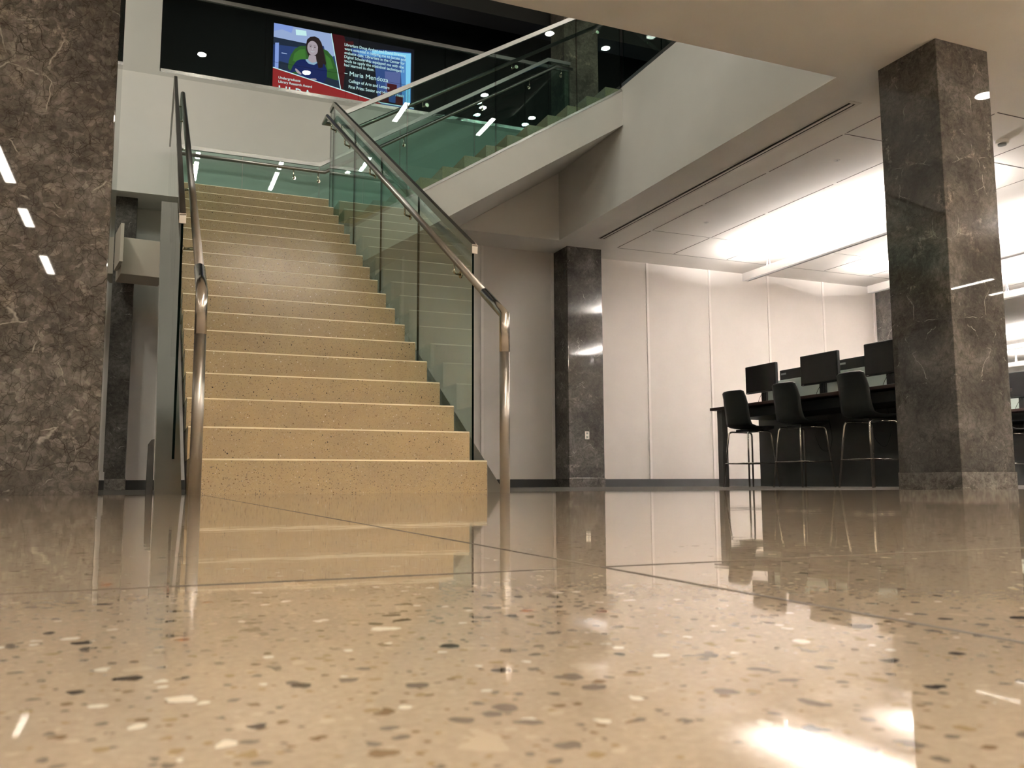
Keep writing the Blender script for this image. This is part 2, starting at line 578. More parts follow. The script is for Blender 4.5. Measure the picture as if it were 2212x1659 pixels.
# ceiling panel joints
def cj(x0, x1, y0, y1):
    global nt_
    mb = MB(); mb.box(x0, x1, y0, y1, ZC-0.002, ZC+0.01)
    struct('trim_%d' % nt_, mb, M['joint']); nt_ += 1
g_ = 0.011
for x in (6.26, 7.22, 8.18, 9.14, 10.10, 11.06, 12.02, 12.98, 13.94):
    ys = [10.96, 10.0, 8.79, 7.58, 6.41, 5.48]
    for a, b in zip(ys[:-1], ys[1:]):
        cj(x-g_/2, x+g_/2, b+0.03, a-0.03)
cj(6.26, 15.4, 6.405, 6.405+g_)
cj(7.22, 15.4, 5.475, 5.475+g_)
cj(6.26, 15.4, 9.995, 9.999)
cj(6.26, 15.4, 10.955, 10.961)

# room beyond the right end of the back wall
mb = MB(); mb.box(13.7, 30.0, 13.0, 17.2, ZC, ZC+0.2); mb.box(XMAX, 30.0, BW_Y, 13.0, ZC, ZC+0.2); struct('ceiling_annex', mb, M['ceil'])
mb = MB(); mb.box(13.7, 30.0, BW_Y, 17.2, -0.25, FAR_Z); struct('floor_annex', mb, M['carpet'])
mb = MB(); mb.box(13.7, 30.0, 17.2, 17.4, -0.25, ZC); struct('wall_annex_back', mb, M['white'])
mb = MB(); mb.box(13.7, 13.9, BW_Y+0.2, 17.2, -0.25, ZC); struct('wall_annex_left', mb, M['white'])
mb = MB(); mb.box(30.0, 30.2, BW_Y, 17.2, -0.25, ZC); struct('wall_annex_right', mb, M['white'])
# ------------------------------------------------------------------ marble columns
def column(x0, y0, lab, m, z1=ZC, zb=FAR_Z, top=None):
    t = thing('marble_column', lab, 'column', (x0+0.28, y0+0.28, zb))
    mb = MB(); mb.box(x0, x0+0.565, y0, y0+0.58, zb, z1)
    s = mb.build('shaft', m, t, bevel=0.006)
    mb = MB(); mb.box(x0-0.006, x0+0.571, y0-0.006, y0+0.586, zb, 0.115)
    mb.build('plinth', M['marble_base'], t, bevel=0.002)
    return t
column(-0.775, 4.68, 'wide crackled brown marble column nearest on the left, in front of the stair', M['marble_near'])
column(RX0, 4.68, 'tall brown marble column standing free on the right before the computer desks', M['marble'])
bc = column(RX0, 11.14, 'dark marble column set in the back wall, with a white outlet plate', M['marble'], Z2)
column(-0.775, 11.14, 'dim marble column at the back wall behind the beige box, left of the stair', M['marble'])
column(11.84, 11.14, 'marble column at the back wall half hidden behind the free-standing column', M['marble'])
mb = MB(); mb.box(5.52, 6.09, 11.14, 11.60, Z2, ZU)
tag(mb.build('upper_column', M['concrete'], bevel=0.004), 'grey column on the upper floor seen through the stair glass', 'column')
# outlet
t = thing('outlet_plate', 'small white outlet plate on the dark marble column in the back wall', 'outlet', (5.815, 11.13, 0.72))
mb = MB(); mb.box(5.78, 5.85, 11.131, 11.139, 0.665, 0.778); mb.build('plate', M['plastic_white'], t, bevel=0.002)
for za in (0.735, 0.682):
    mb = MB(); mb.box(5.80, 5.83, 11.128, 11.131, za, za+0.027); mb.build('socket', M['label'], t)

# ------------------------------------------------------------------ lower stair flight
R, T = 0.165, 0.2678
Y0 = 4.263
XL, XR = 0.185, 1.640
NL = 18
LZ = R*NL
st = thing('lower_stair', 'lower flight of beige terrazzo steps rising from the lobby floor to the landing', 'stairs', (0.91, 4.5, 0))
C = 0.008
for i in range(NL):
    y = Y0+i*T; z = (i+1)*R
    z0 = max(0.0, z-R-0.001)
    depth = T+0.02 if i < NL-1 else 0.30
    prof = [(y, z0), (y, z-C), (y+C, z), (y+depth, z), (y+depth, z0)]
    mb = MB(); mb.prism(prof, 'x', XL, XR)
    for kf, f in enumerate(mb.f):        # highlight along the nosing painted as a paler edge strip
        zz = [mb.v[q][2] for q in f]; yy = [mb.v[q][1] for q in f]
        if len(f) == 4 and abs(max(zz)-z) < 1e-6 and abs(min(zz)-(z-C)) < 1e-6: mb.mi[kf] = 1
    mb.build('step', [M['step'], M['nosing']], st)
# sloping slab below the steps
sl = R/T
mb = MB()
mb.prism([(Y0+0.28, 0.0), (Y0+0.6, 0.0), (Y0+NL*T, (NL-2.1)*R), (Y0+NL*T, (NL-0.05)*R), (Y0+0.28, 0.14)], 'x', XL+0.01, XR-0.01)
mb.build('slab', M['white'], st)
for xa, xb in ((0.045, 0.160), (1.665, 1.775)):
    mb = MB()
    ya = 4.28
    zt = lambda y: 0.60*(y-4.36)
    ye = Y0+NL*T
    mb.prism([(4.36, 0.0), (4.80, 0.0), (ye, zt(ye)-0.30), (ye, zt(ye))], 'x', xa, xb)
    mb.build('stringer', M['mirror_steel'], st)

# landing and upper flight
YF = 9.10             # front plane of the upper flight
YB = 10.77            # glass plane behind it
la = thing('stair_landing', 'flat stair landing between the lower and the upper flight', 'landing', (1.2, 9.8, LZ))
mb = MB()
mb.box(0.17, 2.184, 9.117, 10.72, LZ-0.17, LZ)
mb.build('floor_slab', M['step'], la)
mb = MB(); mb.box(0.17, 1.9, 9.12, 10.72, LZ-0.60, LZ-0.17)
mb.build('soffit', M['white'], la)
us = thing('upper_stair', 'upper flight of terrazzo steps climbing to the right behind glass', 'stairs', (3.7, 9.9, LZ))
TX = 0.265
SX = 2.715-2*TX
for k in range(12):
    x = SX+k*TX; z = LZ+(k+1)*R
    d = TX+0.02 if k < 11 else 5.30-x
    mb = MB(); mb.prism([(x, z-R), (x, z-0.005), (x+0.005, z), (x+d, z), (x+d, z-R)], 'y', 9.155, 10.70)
    mb.build('step', M['step'], us)
def s_top(x): return 2.79+(x-1.96)*(4.90-2.79)/(5.30-1.96)
def s_bot(x): return 2.43+(x-2.09)*(4.455-2.43)/(5.30-2.09)
mb = MB()
mb.prism([(1.80, 2.79), (1.96, 2.79), (5.30, 4.90), (5.30, 4.455), (2.09, 2.43), (1.80, 2.36)], 'y', 9.075, 9.125)
mb.build('stringer', M['white'], us)
mb = MB()
mb.prism([(2.09, 2.43), (5.30, 4.455), (5.30, 4.62), (2.09, 2.60)], 'y', 9.125, 10.915)
mb.build('soffit', M['white'], us)
mb = MB()
mb.bar([(1.80, 9.10, 2.80), (1.96, 9.10, 2.80), (5.29, 9.10, 4.905)], (0, 1, 0), 0.028, 0.062)
mb.build('shoe_trim', M['steel_dark'], us)

# ------------------------------------------------------------------ glass guards
G2 = [M['glass'], M['edge']]
def glass_yz(x, pts, parent):       # pane in a plane of constant x, pts = (y, z) corner loop
    mb = MB(); mb.prism(pts, 'x', x-0.006, x+0.006, 0, 1)
    return mb.build('glass_pane', G2, parent)
def glass_xz(y, pts, parent):
    mb = MB(); mb.prism(pts, 'y', y-0.006, y+0.006, 0, 1)
    return mb.build('glass_pane', G2, parent)
def cap_z(y): return min(1.40+(y-4.64)*0.6190, LZ+1.075)
def bot_z(y): return max(0.10, 0.60*(y-4.36)-0.03)
YK = 4.64+(LZ+1.075-1.40)/0.6190     # where the cap rail turns level
js = [4.64, 5.75, 6.83, 7.87, YK, 9.10]
for X, lab in ((0.125, 'left glass guard of the lower flight with a steel cap rail'),
               (1.700, 'right glass guard of the lower flight with a steel cap rail')):
    gr = thing('glass_guard', lab, 'guard rail', (X, 4.7, 0.2))
    for a, b in zip(js[:-1], js[1:]):
        a2, b2 = a+0.005, b-0.005
        glass_yz(X, [(a2, bot_z(a2)), (b2, min(bot_z(b2), LZ-0.12)), (b2, cap_z(b2)-0.02), (a2, cap_z(a2)-0.02)], gr)
    mb = MB()
    if X < 1:
        mb.bar([(X, 4.62, cap_z(4.62)), (X, YK, LZ+1.075), (X, YB, LZ+1.075)], (1, 0, 0), 0.045, 0.030)
    else:
        mb.bar([(X, 4.62, cap_z(4.62)), (X, YK, LZ+1.075), (X, 9.10, LZ+1.075)], (1, 0, 0), 0.045, 0.030)
    mb.build('cap_rail', M['steel_dark'], gr)
    if X < 1:
        for a, b in ((9.10, 9.93), (9.93, YB)):
            glass_yz(X, [(a+0.005, LZ-0.12), (b-0.005, LZ-0.12), (b-0.005, LZ+1.055), (a+0.005, LZ+1.055)], gr)
    mb = MB(); mb.box(X-0.0165, X+0.0165, 4.612, 4.62, cap_z(4.62)-0.028, cap_z(4.62)+0.024)
    c = mb.build('end_cap', M['plastic_white'], gr)
    c['label'] = 'bright end cap of the rail'

# front guard of upper flight
SLP = 0.5995
def cap2(x): return min(max(LZ+1.075, LZ+1.075+(x-1.84)*SLP), 6.06)
gr = thing('glass_guard', 'front glass guard of the upper flight above the white stringer', 'guard rail', (3.5, YF, 3.5))
jx = [1.72, 2.55, 3.61, 4.675, 5.29]
for a, b in zip(jx[:-1], jx[1:]):
    a2, b2 = a+0.005, b-0.005
    glass_xz(YF, [(a2, s_top(max(a2, 1.96))), (b2, s_top(b2)), (b2, cap2(b2)-0.02), (max(a2, 1.84), cap2(max(a2, 1.84))-0.02), (a2, cap2(a2)-0.02)] if a2 < 1.84 else
             [(a2, s_top(a2)), (b2, s_top(b2)), (b2, cap2(b2)-0.02), (a2, cap2(a2)-0.02)], gr)
mb = MB(); mb.bar([(1.70, YF, LZ+1.075), (1.84, YF, LZ+1.075), (5.165, YF, 6.04), (5.32, YF, 6.05)], (0, 1, 0), 0.045, 0.030)
mb.build('cap_rail', M['steel_dark'], gr)
# back guard of upper flight and landing
gr = thing('glass_guard', 'rear glass guard along the landing and behind the upper flight', 'guard rail', (2.5, YB, 3.5))
def cap3(x): return min(max(LZ+1.075, LZ+1.075+(x-1.88)*0.628), 6.055)
def bot3(x): return max(LZ-0.12, LZ-0.12+(x-2.19)*0.6226)
XT = 1.88+(6.055-LZ-1.075)/0.628
jx = [0.125, 0.95, 1.88, 2.92, 3.96, XT, 5.42]
for a, b in zip(jx[:-1], jx[1:]):
    a2, b2 = a+0.005, b-0.005
    glass_xz(YB, [(a2, bot3(a2)), (b2, min(bot3(b2), Z2)), (b2, cap3(b2)-0.02), (a2, cap3(a2)-0.02)], gr)
mb = MB(); mb.bar([(0.125, YB, LZ+1.075), (1.88, YB, LZ+1.075), (XT, YB, 6.055), (5.43, YB, 6.055)], (0, 1, 0), 0.045, 0.030)
mb.build('cap_rail', M['steel_dark'], gr)
# balcony guard
gr = thing('glass_guard', 'balcony glass guard of the upper floor in front of the video wall', 'guard rail', (2.5, 11.0, Z2))
jx = [-0.02, 1.2, 2.4, 3.6, 4.8, 5.50]
for a, b in zip(jx[:-1], jx[1:]):
    glass_xz(10.96, [(a+0.003, 5.0), (b-0.003, 5.0), (b-0.003, 6.03), (a+0.003, 6.03)], gr)
mb = MB(); mb.bar([(-0.02, 10.96, 6.055), (5.5, 10.96, 6.055)], (0, 0, 1), 0.03, 0.05)
mb.build('cap_rail', M['steel'], gr)
mb = MB(); mb.box(-0.02, 5.5, 10.925, 10.975, 5.005, 5.05)
mb.build('shoe_trim', M['steel'], gr)
mb = MB(); mb.box(-0.03, 5.3, 10.92, 10.98, Z2, 5.005)
mb.build('curb', M['white'], gr)
# guard on the right edge of the opening
gr = thing('glass_guard', 'glass guard of the upper floor along the right edge of the opening', 'guard rail', (5.3, 7.3, Z2))
jy = [5.5, 6.4, 7.3, 8.22, 9.09]
for a, b in zip(jy[:-1], jy[1:]):
    glass_yz(5.33, [(a+0.003, 4.98), (b-0.003, 4.98), (b-0.003, 6.03), (a+0.003, 6.03)], gr)
mb = MB(); mb.bar([(5.33, 5.5, 6.055), (5.33, 9.1, 6.055)], (0, 0, 1), 0.03, 0.05)
mb.build('cap_rail', M['steel'], gr)
mb = MB(); mb.box(5.302, 5.35, 5.5, 9.1, Z2, 5.0)
mb.build('shoe_trim', M['steel_dark'], gr)

# ------------------------------------------------------------------ tubular handrails
def smooth_path(pts, r=0.05, n=5):
    pts = [Vector(p) for p in pts]; out = [pts[0]]
    for i in range(1, len(pts)-1):
        p = pts[i]; a = (pts[i-1]-p); b = (pts[i+1]-p)
        ra = min(r, a.length*0.45); rb = min(r, b.length*0.45)
        p0 = p+a.normalized()*ra; p1 = p+b.normalized()*rb
        for k in range(n+1):
            t = k/n
            out.append(p0*(1-t)**2+p*2*t*(1-t)+p1*t**2)
    out.append(pts[-1]); return out
HR = 0.0255
HS = (LZ+0.96-0.889)/(8.985-4.02)
def hand_z(y): return 0.889+(y-4.02)*HS
def bracket(mb, rail_pt, glass_pt, gdir):
    r = Vector(rail_pt); g = Vector(glass_pt)
    low = Vector((r.x, r.y, g.z))
    mb.tube(smooth_path([r-Vector((0, 0, 0.01)), low, g], 0.012, 3), 0.0075, 8)
    mb.disc(g, gdir, 0.022, 0.008, 16)
for X, gx, lab in ((0.20, 0.125, 'left steel handrail of the lower flight with its end post on the floor'),
                   (1.64, 1.700, 'right steel handrail of the lower flight with its end post on the floor')):
    hr = thing('handrail', lab, 'handrail', (X, 4.02, 0))
    mb = MB(); mb.tube([(X, 4.02, 0.0), (X, 4.02, 0.70)], HR, 18)
    mb.build('post', M['steel_dark'], hr)
    mb = MB(); mb.tube([(X, 4.02, 0.70), (X, 4.02, 0.889), (X, 4.30, hand_z(4.30))], HR+0.0006, 18)
    mb.build('elbow', M['steel'], hr)
    mb = MB()
    if X > 1:
        mb.tube([(X, 4.30, hand_z(4.30)), (X, 8.985, LZ+0.96), (X, 9.18, LZ+0.96), (1.93, 9.18, LZ+0.96)], HR*0.85, 18)
    else:
        mb.tube([(X, 4.30, hand_z(4.30)), (X, 8.985, LZ+0.96), (X, 10.69, LZ+0.96)], HR*0.85, 18)
    mb.build('tube', M['steel_dark'], hr)
    gd = 1 if X > 1 else -1
    for y in (4.80, 5.90, 6.99, 8.05, 8.75):
        mb = MB(); bracket(mb, (X, y, hand_z(y)), (gx-gd*0.010, y+0.03, hand_z(y)-0.085), (1, 0, 0))
        mb.build('bracket', M['brass'], hr)
hr = thing('handrail', 'steel handrail along the front glass of the upper flight', 'handrail', (3.5, 9.18, 3.9))
mb = MB(); mb.tube([(1.93, 9.18, LZ+0.96), (1.99, 9.18, LZ+0.96), (5.25, 9.18, LZ+0.96+(5.25-1.99)*SLP)], HR*0.85, 16)
mb.build('tube', M['steel_dark'], hr)
for x in (2.75, 3.85, 4.95):
    z = LZ+0.96+(x-1.99)*SLP
    mb = MB(); bracket(mb, (x, 9.18, z), (x+0.03, 9.112, z-0.085), (0, 1, 0)); mb.build('bracket', M['brass'], hr)
hr = thing('handrail', 'steel handrail along the landing and the rear glass of the upper flight', 'handrail', (2.5, 10.69, 3.9))
mb = MB(); mb.tube([(0.20, 10.69, LZ+0.96), (1.93, 10.69, LZ+0.96), (5.17, 10.69, LZ+0.96+3.24*0.62), (5.43, 10.69, LZ+0.96+3.24*0.62)], HR*0.85, 16)
mb.build('tube', M['steel_dark'], hr)
for x in (0.35, 1.55, 1.85, 2.95, 4.05, 4.75, 5.25):
    z = LZ+0.96+max(0, (min(x, 5.17)-1.93))*0.62
    mb = MB(); bracket(mb, (x, 10.69, z), (x+0.02, 10.758, z-0.10), (0, 1, 0)); mb.build('bracket', M['brass'], hr)

# ------------------------------------------------------------------ video wall
vw = thing('video_wall', 'lit video wall on the dark upper wall showing a research award slide', 'video wall', (2.64, 13.0, 5.44))
YS = 13.0
mb = MB(); mb.box(1.50, 3.78, 13.0, 13.02, 5.40, 7.03)
mb.build('housing', M['black_plastic'], vw)
def em(n, c, s=1.0): return emis(n, c, s)
E_ = {
 'navy': em('slide_dark', (0.012, 0.010, 0.016), 1.0), 'red': em('slide_red', (0.42, 0.022, 0.025), 1.0),
 'white': em('slide_white', (0.80, 0.95, 1.0), 1.15), 'sky': em('slide_pale_blue', (0.36, 0.42, 0.95), 1.0),
 'pale': em('slide_lilac', (0.50, 0.52, 0.88), 1.0), 'dark': em('slide_shadow', (0.020, 0.028, 0.06), 1.0),
 'blue': em('slide_blue', (0.035, 0.06, 0.22), 1.0), 'tree': em('slide_green', (0.045, 0.13, 0.03), 1.0),
 'leaf': em('slide_leaf', (0.08, 0.22, 0.04), 1.0), 'skin': em('slide_skin', (0.62, 0.42, 0.50), 1.0),
 'hair': em('slide_hair', (0.030, 0.012, 0.014), 1.0), 'cloth': em('slide_navy_top', (0.010, 0.018, 0.13), 1.0),
 'collar': em('slide_collar', (0.40, 0.52, 0.75), 1.0), 'lip': em('slide_smile', (0.75, 0.62, 0.70), 1.0),
 'rdark': em('slide_maroon', (0.085, 0.006, 0.010), 1.0), 'glow1': em('slide_deep_blue', (0.05, 0.09, 0.30), 1.0),
 'glow2': em('slide_mid_blue', (0.13, 0.32, 0.75), 1.0), 'glow3': em('slide_bright_blue', (0.30, 0.66, 1.0), 1.2),
 'lilac': em('slide_dim_lilac', (0.15, 0.16, 0.42), 1.0)}
ek = list(E_.keys()); EM = [E_[k] for k in ek]
layer = [0]
pic = MB()
def P2(pts, k, y=None):
    layer[0] += 1
    yy = 12.9985-0.00035*layer[0]
    pic.poly([(x, yy, z) for x, z in pts], ek.index(k))
def ell(cx, cz, rx, rz, k, n=24):
    P2([(cx+rx*math.cos(2*math.pi*i/n), cz+rz*math.sin(2*math.pi*i/n)) for i in range(n)], k)
SX0, SX1, SZ0, SZ1 = 1.538, 3.742, 5.44, 7.012
P2([(SX0, SZ0), (SX1, SZ0), (SX1, SZ1), (SX0, SZ1)], 'navy')
# photograph part of the slide
ph = [(SX0, 7.010), (2.402, 7.010), (2.561, 6.126), (SX0, 6.296)]
P2(ph, 'blue')
P2([(SX0, 7.010), (2.402, 7.010), (2.435, 6.843), (2.306, 6.79), (2.025, 6.762), (SX0, 6.786)], 'pale')
P2([(SX0, 7.010), (1.83, 7.010), (1.80, 6.90), (1.66, 6.93), (SX0, 6.88)], 'sky')
P2([(1.86, 6.97), (2.02, 6.98), (2.03, 6.90), (1.87, 6.88)], 'white')
P2([(SX0, 6.786), (2.024, 6.775), (2.026, 6.70), (SX0, 6.667)], 'dark')
P2([(1.563, 6.697), (1.618, 6.708), (1.622, 6.30), (1.566, 6.30)], 'sky')
P2([(1.66, 6.56), (1.74, 6.56), (1.74, 6.545), (1.66, 6.545)], 'pale')
P2([(1.62, 6.42), (1.80, 6.40), (1.80, 6.29), (1.62, 6.29)], 'dark')
P2([(2.29, 6.80), (2.44, 6.87), (2.47, 6.66), (2.34, 6.60)], 'pale')
P2([(1.76, 6.33), (1.77, 6.45), (1.80, 6.55), (1.86, 6.66), (1.94, 6.72), (2.04, 6.735), (2.10, 6.6), (2.1, 6.33), (1.85, 6.245)], 'tree')
P2([(1.83, 6.46), (1.85, 6.58), (1.93, 6.66), (2.01, 6.68), (2.03, 6.52), (1.93, 6.44)], 'leaf')
P2([(2.27, 6.74), (2.35, 6.72), (2.43, 6.64), (2.50, 6.45), (2.535, 6.28), (2.42, 6.24), (2.33, 6.30)], 'tree')
P2([(2.32, 6.66), (2.40, 6.60), (2.45, 6.45), (2.36, 6.42)], 'leaf')
P2([(2.30, 6.30), (2.53, 6.26), (2.556, 6.145), (2.30, 6.185)], 'dark')
# woman in the photograph
P2([(2.022, 6.76), (2.04, 6.845), (2.085, 6.893), (2.15, 6.915), (2.214, 6.895), (2.255, 6.835), (2.285, 6.74), (2.31, 6.62),
    (2.335, 6.51), (2.31, 6.44), (2.25, 6.40), (2.19, 6.39), (2.12, 6.50), (2.05, 6.60), (2.024, 6.68)], 'hair')
P2([(2.075, 6.60), (2.175, 6.60), (2.19, 6.50), (2.14, 6.46), (2.05, 6.49)], 'skin')
P2([(1.792, 6.262), (1.83, 6.37), (1.89, 6.47), (1.955, 6.505), (2.04, 6.52), (2.10, 6.475), (2.17, 6.48), (2.23, 6.51), (2.31, 6.49),
    (2.352, 6.40), (2.348, 6.28), (2.30, 6.185), (2.20, 6.20), (2.00, 6.235), (1.90, 6.30)], 'cloth')
P2([(2.02, 6.515), (2.05, 6.53), (2.075, 6.497), (2.12, 6.478), (2.175, 6.50), (2.195, 6.515), (2.20, 6.49), (2.15, 6.45), (2.07, 6.455), (2.03, 6.49)], 'collar')
ell(2.125, 6.715, 0.083, 0.118, 'skin')
P2([(2.035, 6.72), (2.05, 6.80), (2.10, 6.845), (2.17, 6.84), (2.205, 6.79), (2.215, 6.72), (2.235, 6.80), (2.20, 6.87), (2.10, 6.885), (2.03, 6.82)], 'hair')
P2([(2.205, 6.76), (2.25, 6.70), (2.30, 6.56), (2.28, 6.43), (2.22, 6.41), (2.19, 6.52), (2.20, 6.64)], 'hair')
for ex in (2.092, 2.157):
    ell(ex, 6.735, 0.013, 0.006, 'hair', 12)
    P2([(ex-0.02, 6.755), (ex+0.02, 6.758), (ex+0.02, 6.763), (ex-0.02, 6.760)], 'hair')
P2([(2.122, 6.725), (2.114, 6.695), (2.128, 6.690)], 'lip')
P2([(2.09, 6.670), (2.125, 6.662), (2.158, 6.672), (2.145, 6.653), (2.125, 6.646), (2.105, 6.652)], 'lip')
P2([(1.872, 6.345), (1.90, 6.33), (1.965, 6.275), (1.955, 6.255), (1.90, 6.275), (1.868, 6.315)], 'skin')
P2([(2.10, 6.222), (2.18, 6.235), (2.20, 6.215), (2.11, 6.205)], 'skin')
# right half
P2([(2.42, 7.010), (2.60, 7.010), (2.66, 6.80), (2.60, 6.10), (2.575, 6.126)], 'rdark')
P2([(2.63, 6.92), (2.75, 6.95), (2.76, 6.86), (2.65, 6.84)], 'rdark')
P2([(2.71, 6.83), (3.20, 6.90), (3.69, 6.945), (3.69, 6.10), (3.40, 6.05), (3.15, 6.10), (3.10, 6.62), (2.74, 6.74)], 'glow1')
P2([(2.80, 6.82), (3.69, 6.93), (3.69, 6.80), (2.85, 6.74)], 'glow2')
P2([(3.50, 6.90), (3.69, 6.935), (3.69, 6.05), (3.56, 6.03)], 'glow2')
P2([(3.60, 6.92), (3.685, 6.93), (3.675, 6.06), (3.61, 6.06)], 'glow3')
P2([(3.05, 6.86), (3.60, 6.92), (3.62, 6.86), (3.05, 6.81)], 'glow3')
P2([(3.26, 6.55), (3.52, 6.58), (3.50, 6.20), (3.28, 6.20)], 'lilac')
P2([(3.30, 6.36), (3.46, 6.36), (3.46, 6.22), (3.30, 6.22)], 'rdark')
P2([(3.20, 6.20), (3.33, 6.20), (3.33, 6.04), (3.20, 6.04)], 'rdark')
P2([(3.44, 6.18), (3.56, 6.18), (3.56, 6.03), (3.44, 6.03)], 'rdark')
P2([(2.78, 6.40), (2.90, 6.42), (2.90, 6.2), (2.78, 6.2)], 'dark')
# red band with white edge lines
P2([(SX0, 6.296), (2.561, 6.126), (3.19, 6.022), (3.19, 5.44), (SX0, 5.44)], 'red')
P2([(SX0, 6.303), (2.561, 6.133), (3.21, 6.026), (3.742, 6.026), (3.742, 6.012), (3.21, 6.012), (2.561, 6.117), (SX0, 6.288)], 'white')
P2([(2.396, 7.010), (2.408, 7.010), (2.572, 6.125), (2.560, 6.125)], 'white')
P2([(3.20, 6.012), (3.742, 6.012), (3.742, 5.95), (3.20, 5.95)], 'lilac')
pic.build('picture', EM, vw, recalc=False)
mb = MB()
mb.box(SX0, SX1, 12.982, 12.9835, 6.3815, 6.3845)
mb.box(2.6385, 2.6415, 12.982, 12.9835, SZ0, SZ1)
mb.build('panel_seam', M['black_plastic'], vw)

def text(body, x, z, size, width, matt, name, parent, y=12.979, bold=0.0):
    cu = bpy.data.curves.new(name, 'FONT')
    cu.body = body; cu.size = size; cu.offset = bold; cu.resolution_u = 3
    o = bpy.data.objects.new(name+'_tmp', cu); COL.objects.link(o)
    bpy.context.view_layer.update()
    dg = bpy.context.evaluated_depsgraph_get()
    me = bpy.data.meshes.new_from_object(o.evaluated_get(dg))
    COL.objects.unlink(o); bpy.data.objects.remove(o)
    xs = [v.co.x for v in me.vertices]
    k = width/(max(xs)-min(xs)) if width else 1.0
    x0 = min(xs)
    for v in me.vertices:
        v.co = ((v.co.x-x0)*k, 0.0, v.co.y)
    me.materials.clear(); me.materials.append(matt)
    ob = bpy.data.objects.new(name, me); COL.objects.link(ob)
    ob.parent = parent
    ob.matrix_parent_inverse = Matrix.Translation(parent.location).inverted()
    ob.location = (x, y, z)
    return ob
TW = E_['white']
rows = [('Librarians Doug Archer and David Dressing', 6.847, 0.985), ('were essential in helping me to locate and', 6.780, 0.985),
        ('evaluate data. Librarians in the Center for', 6.714, 0.970), ('Digital Scholarship equipped me with the', 6.648, 0.955),
        ('tools to apply the statistical techniques I', 6.582, 0.960), ('had learned in class.', 6.516, 0.475)]
for s, z, wd in rows:
    text(s, 2.613, z, 0.066, wd, TW, 'quote_line', vw, bold=0.0006)
text('\u2013 Maria Mendoza', 2.615, 6.372, 0.105, 0.70, TW, 'slide_line', vw)
text('College of Arts and Letters', 2.688, 6.262, 0.072, 0.648, TW, 'slide_line', vw, bold=0.0005)
text('First Prize: Senior and Honors Thesis', 2.688, 6.168, 0.072, 0.885, TW, 'slide_line', vw, bold=0.0005)
text('Undergraduate', 1.624, 6.132, 0.056, 0.325, TW, 'slide_line', vw, bold=0.0005)
text('Library Research Award', 1.624, 6.068, 0.056, 0.50, TW, 'slide_line', vw, bold=0.0005)
text('ULRA', 1.630, 5.86, 0.24, 0.50, TW, 'slide_line', vw)
# small blue screen strip seen through the end of the rear guard
t = thing('display', 'narrow blue lit display on the upper floor beside the grey column', 'screen', (6.45, 12.99, 5.8))
mb = MB(); mb.box(6.30, 6.62, 12.98, 13.015, 5.80, 6.94); mb.build('casing', M['black_plastic'], t)
mb = MB(); mb.box(6.32, 6.60, 12.975, 12.979, 5.82, 6.92); mb.build('screen', emis('display_blue', (0.12, 0.25, 0.80), 1.0), t)

# ------------------------------------------------------------------ ceiling lamps
def linear_lamp(x, y0, y1, z, lab, m, wd=0.09, group='linear lamps'):
    t = thing('linear_lamp', lab, 'ceiling lamp', (x, (y0+y1)/2, z), 0, group)
    mb = MB(); mb.box(x-wd/2-0.012, x+wd/2+0.012, y0-0.012, y1+0.012, z-0.006, z+0.004)
    mb.build('frame', M['fixture'], t)
    mb = MB(); mb.box(x-wd/2, x+wd/2, y0, y1, z-0.009, z-0.006)
    mb.build('diffuser', m, t)
    return t
# upper ceiling lamps (seen mirrored in the glass, except the added pair at the left)
for x, a, b, lb in ((2.83, -2.25, -0.02, 'mirrored in the landing glass'), (4.78, 0.10, 1.12, 'mirrored below the video wall'), (6.75, 0.08, 1.06, 'mirrored in the middle of the upper flight glass'),
        (8.70, 0.10, 1.10, 'farthest to the right'), (0.88, -2.2, -0.1, 'mirrored beside the left handrail'), (-1.1, -0.2, 1.1, 'above the left end of the stair'),
        (-3.0, 1.0, 3.4, 'added near the left edge of the opening'), (-3.0, 5.6, 8.0, 'added left of the stair, toward the balcony')):  # last two are unseen, added to light the right face of the opening
    linear_lamp(x, a, b, ZU, 'linear lamp in the dark upper ceiling, %s' % lb, M['lamp_atrium'], 0.10, 'upper ceiling linear lamps')
# lobby ceiling lamps behind the camera
ROWN = {-5.6: 'leftmost', -1.54: 'second', 2.5: 'third', 6.6: 'fourth', 10.4: 'rightmost'}
for x in (-5.6, -1.54, 2.5, 6.6, 10.4):
    for a, b, wd in ((-6.4, -5.2, 'rear'), (-3.56, -2.74, 'middle'), (-1.70, -0.50, 'front')):
        linear_lamp(x, a, b, ZC, '%s linear lamp in the %s lamp row of the lobby ceiling' % (wd, ROWN[x]), M['lamp_lobby'], 0.10, 'lobby ceiling linear lamps')
for x, ya, lb in ((2.5, 1.2, 'in front of the stair'), (6.3, 1.2, 'in front of the free-standing column'), (-5.6, 1.2, 'left of the near column'), (-5.6, 6.8, 'left of the stair')):  # unseen lamps added to brighten the area below the stair and the left side
    linear_lamp(x, ya, ya+1.2, ZC, 'added linear lamp in the lobby ceiling %s' % lb, M['lamp_lobby'], 0.10, 'lobby ceiling linear lamps')
for x, a, b, lb in ((13.18, -1.78, -0.95, 'upper'), (14.28, -1.88, -1.3, 'lower')):
    linear_lamp(x, a, b, ZC, 'linear lamp whose %s bright streak shows in the free-standing column' % lb, M['lamp_lobby'], 0.08, 'lobby ceiling linear lamps')
def downlight(x, y, z, lab, group='downlights in the upper ceiling', r=0.075, m=None):
    t = thing('downlight', lab, 'downlight', (x, y, z), 0, group)
    mb = MB(); mb.disc((x, y, z-0.002), (0, 0, 1), r+0.012, 0.006); mb.build('trim_ring', M['fixture'], t)
    mb = MB(); mb.disc((x, y, z-0.007), (0, 0, 1), r, 0.004); mb.build('lens', m or M['lamp_down'], t)
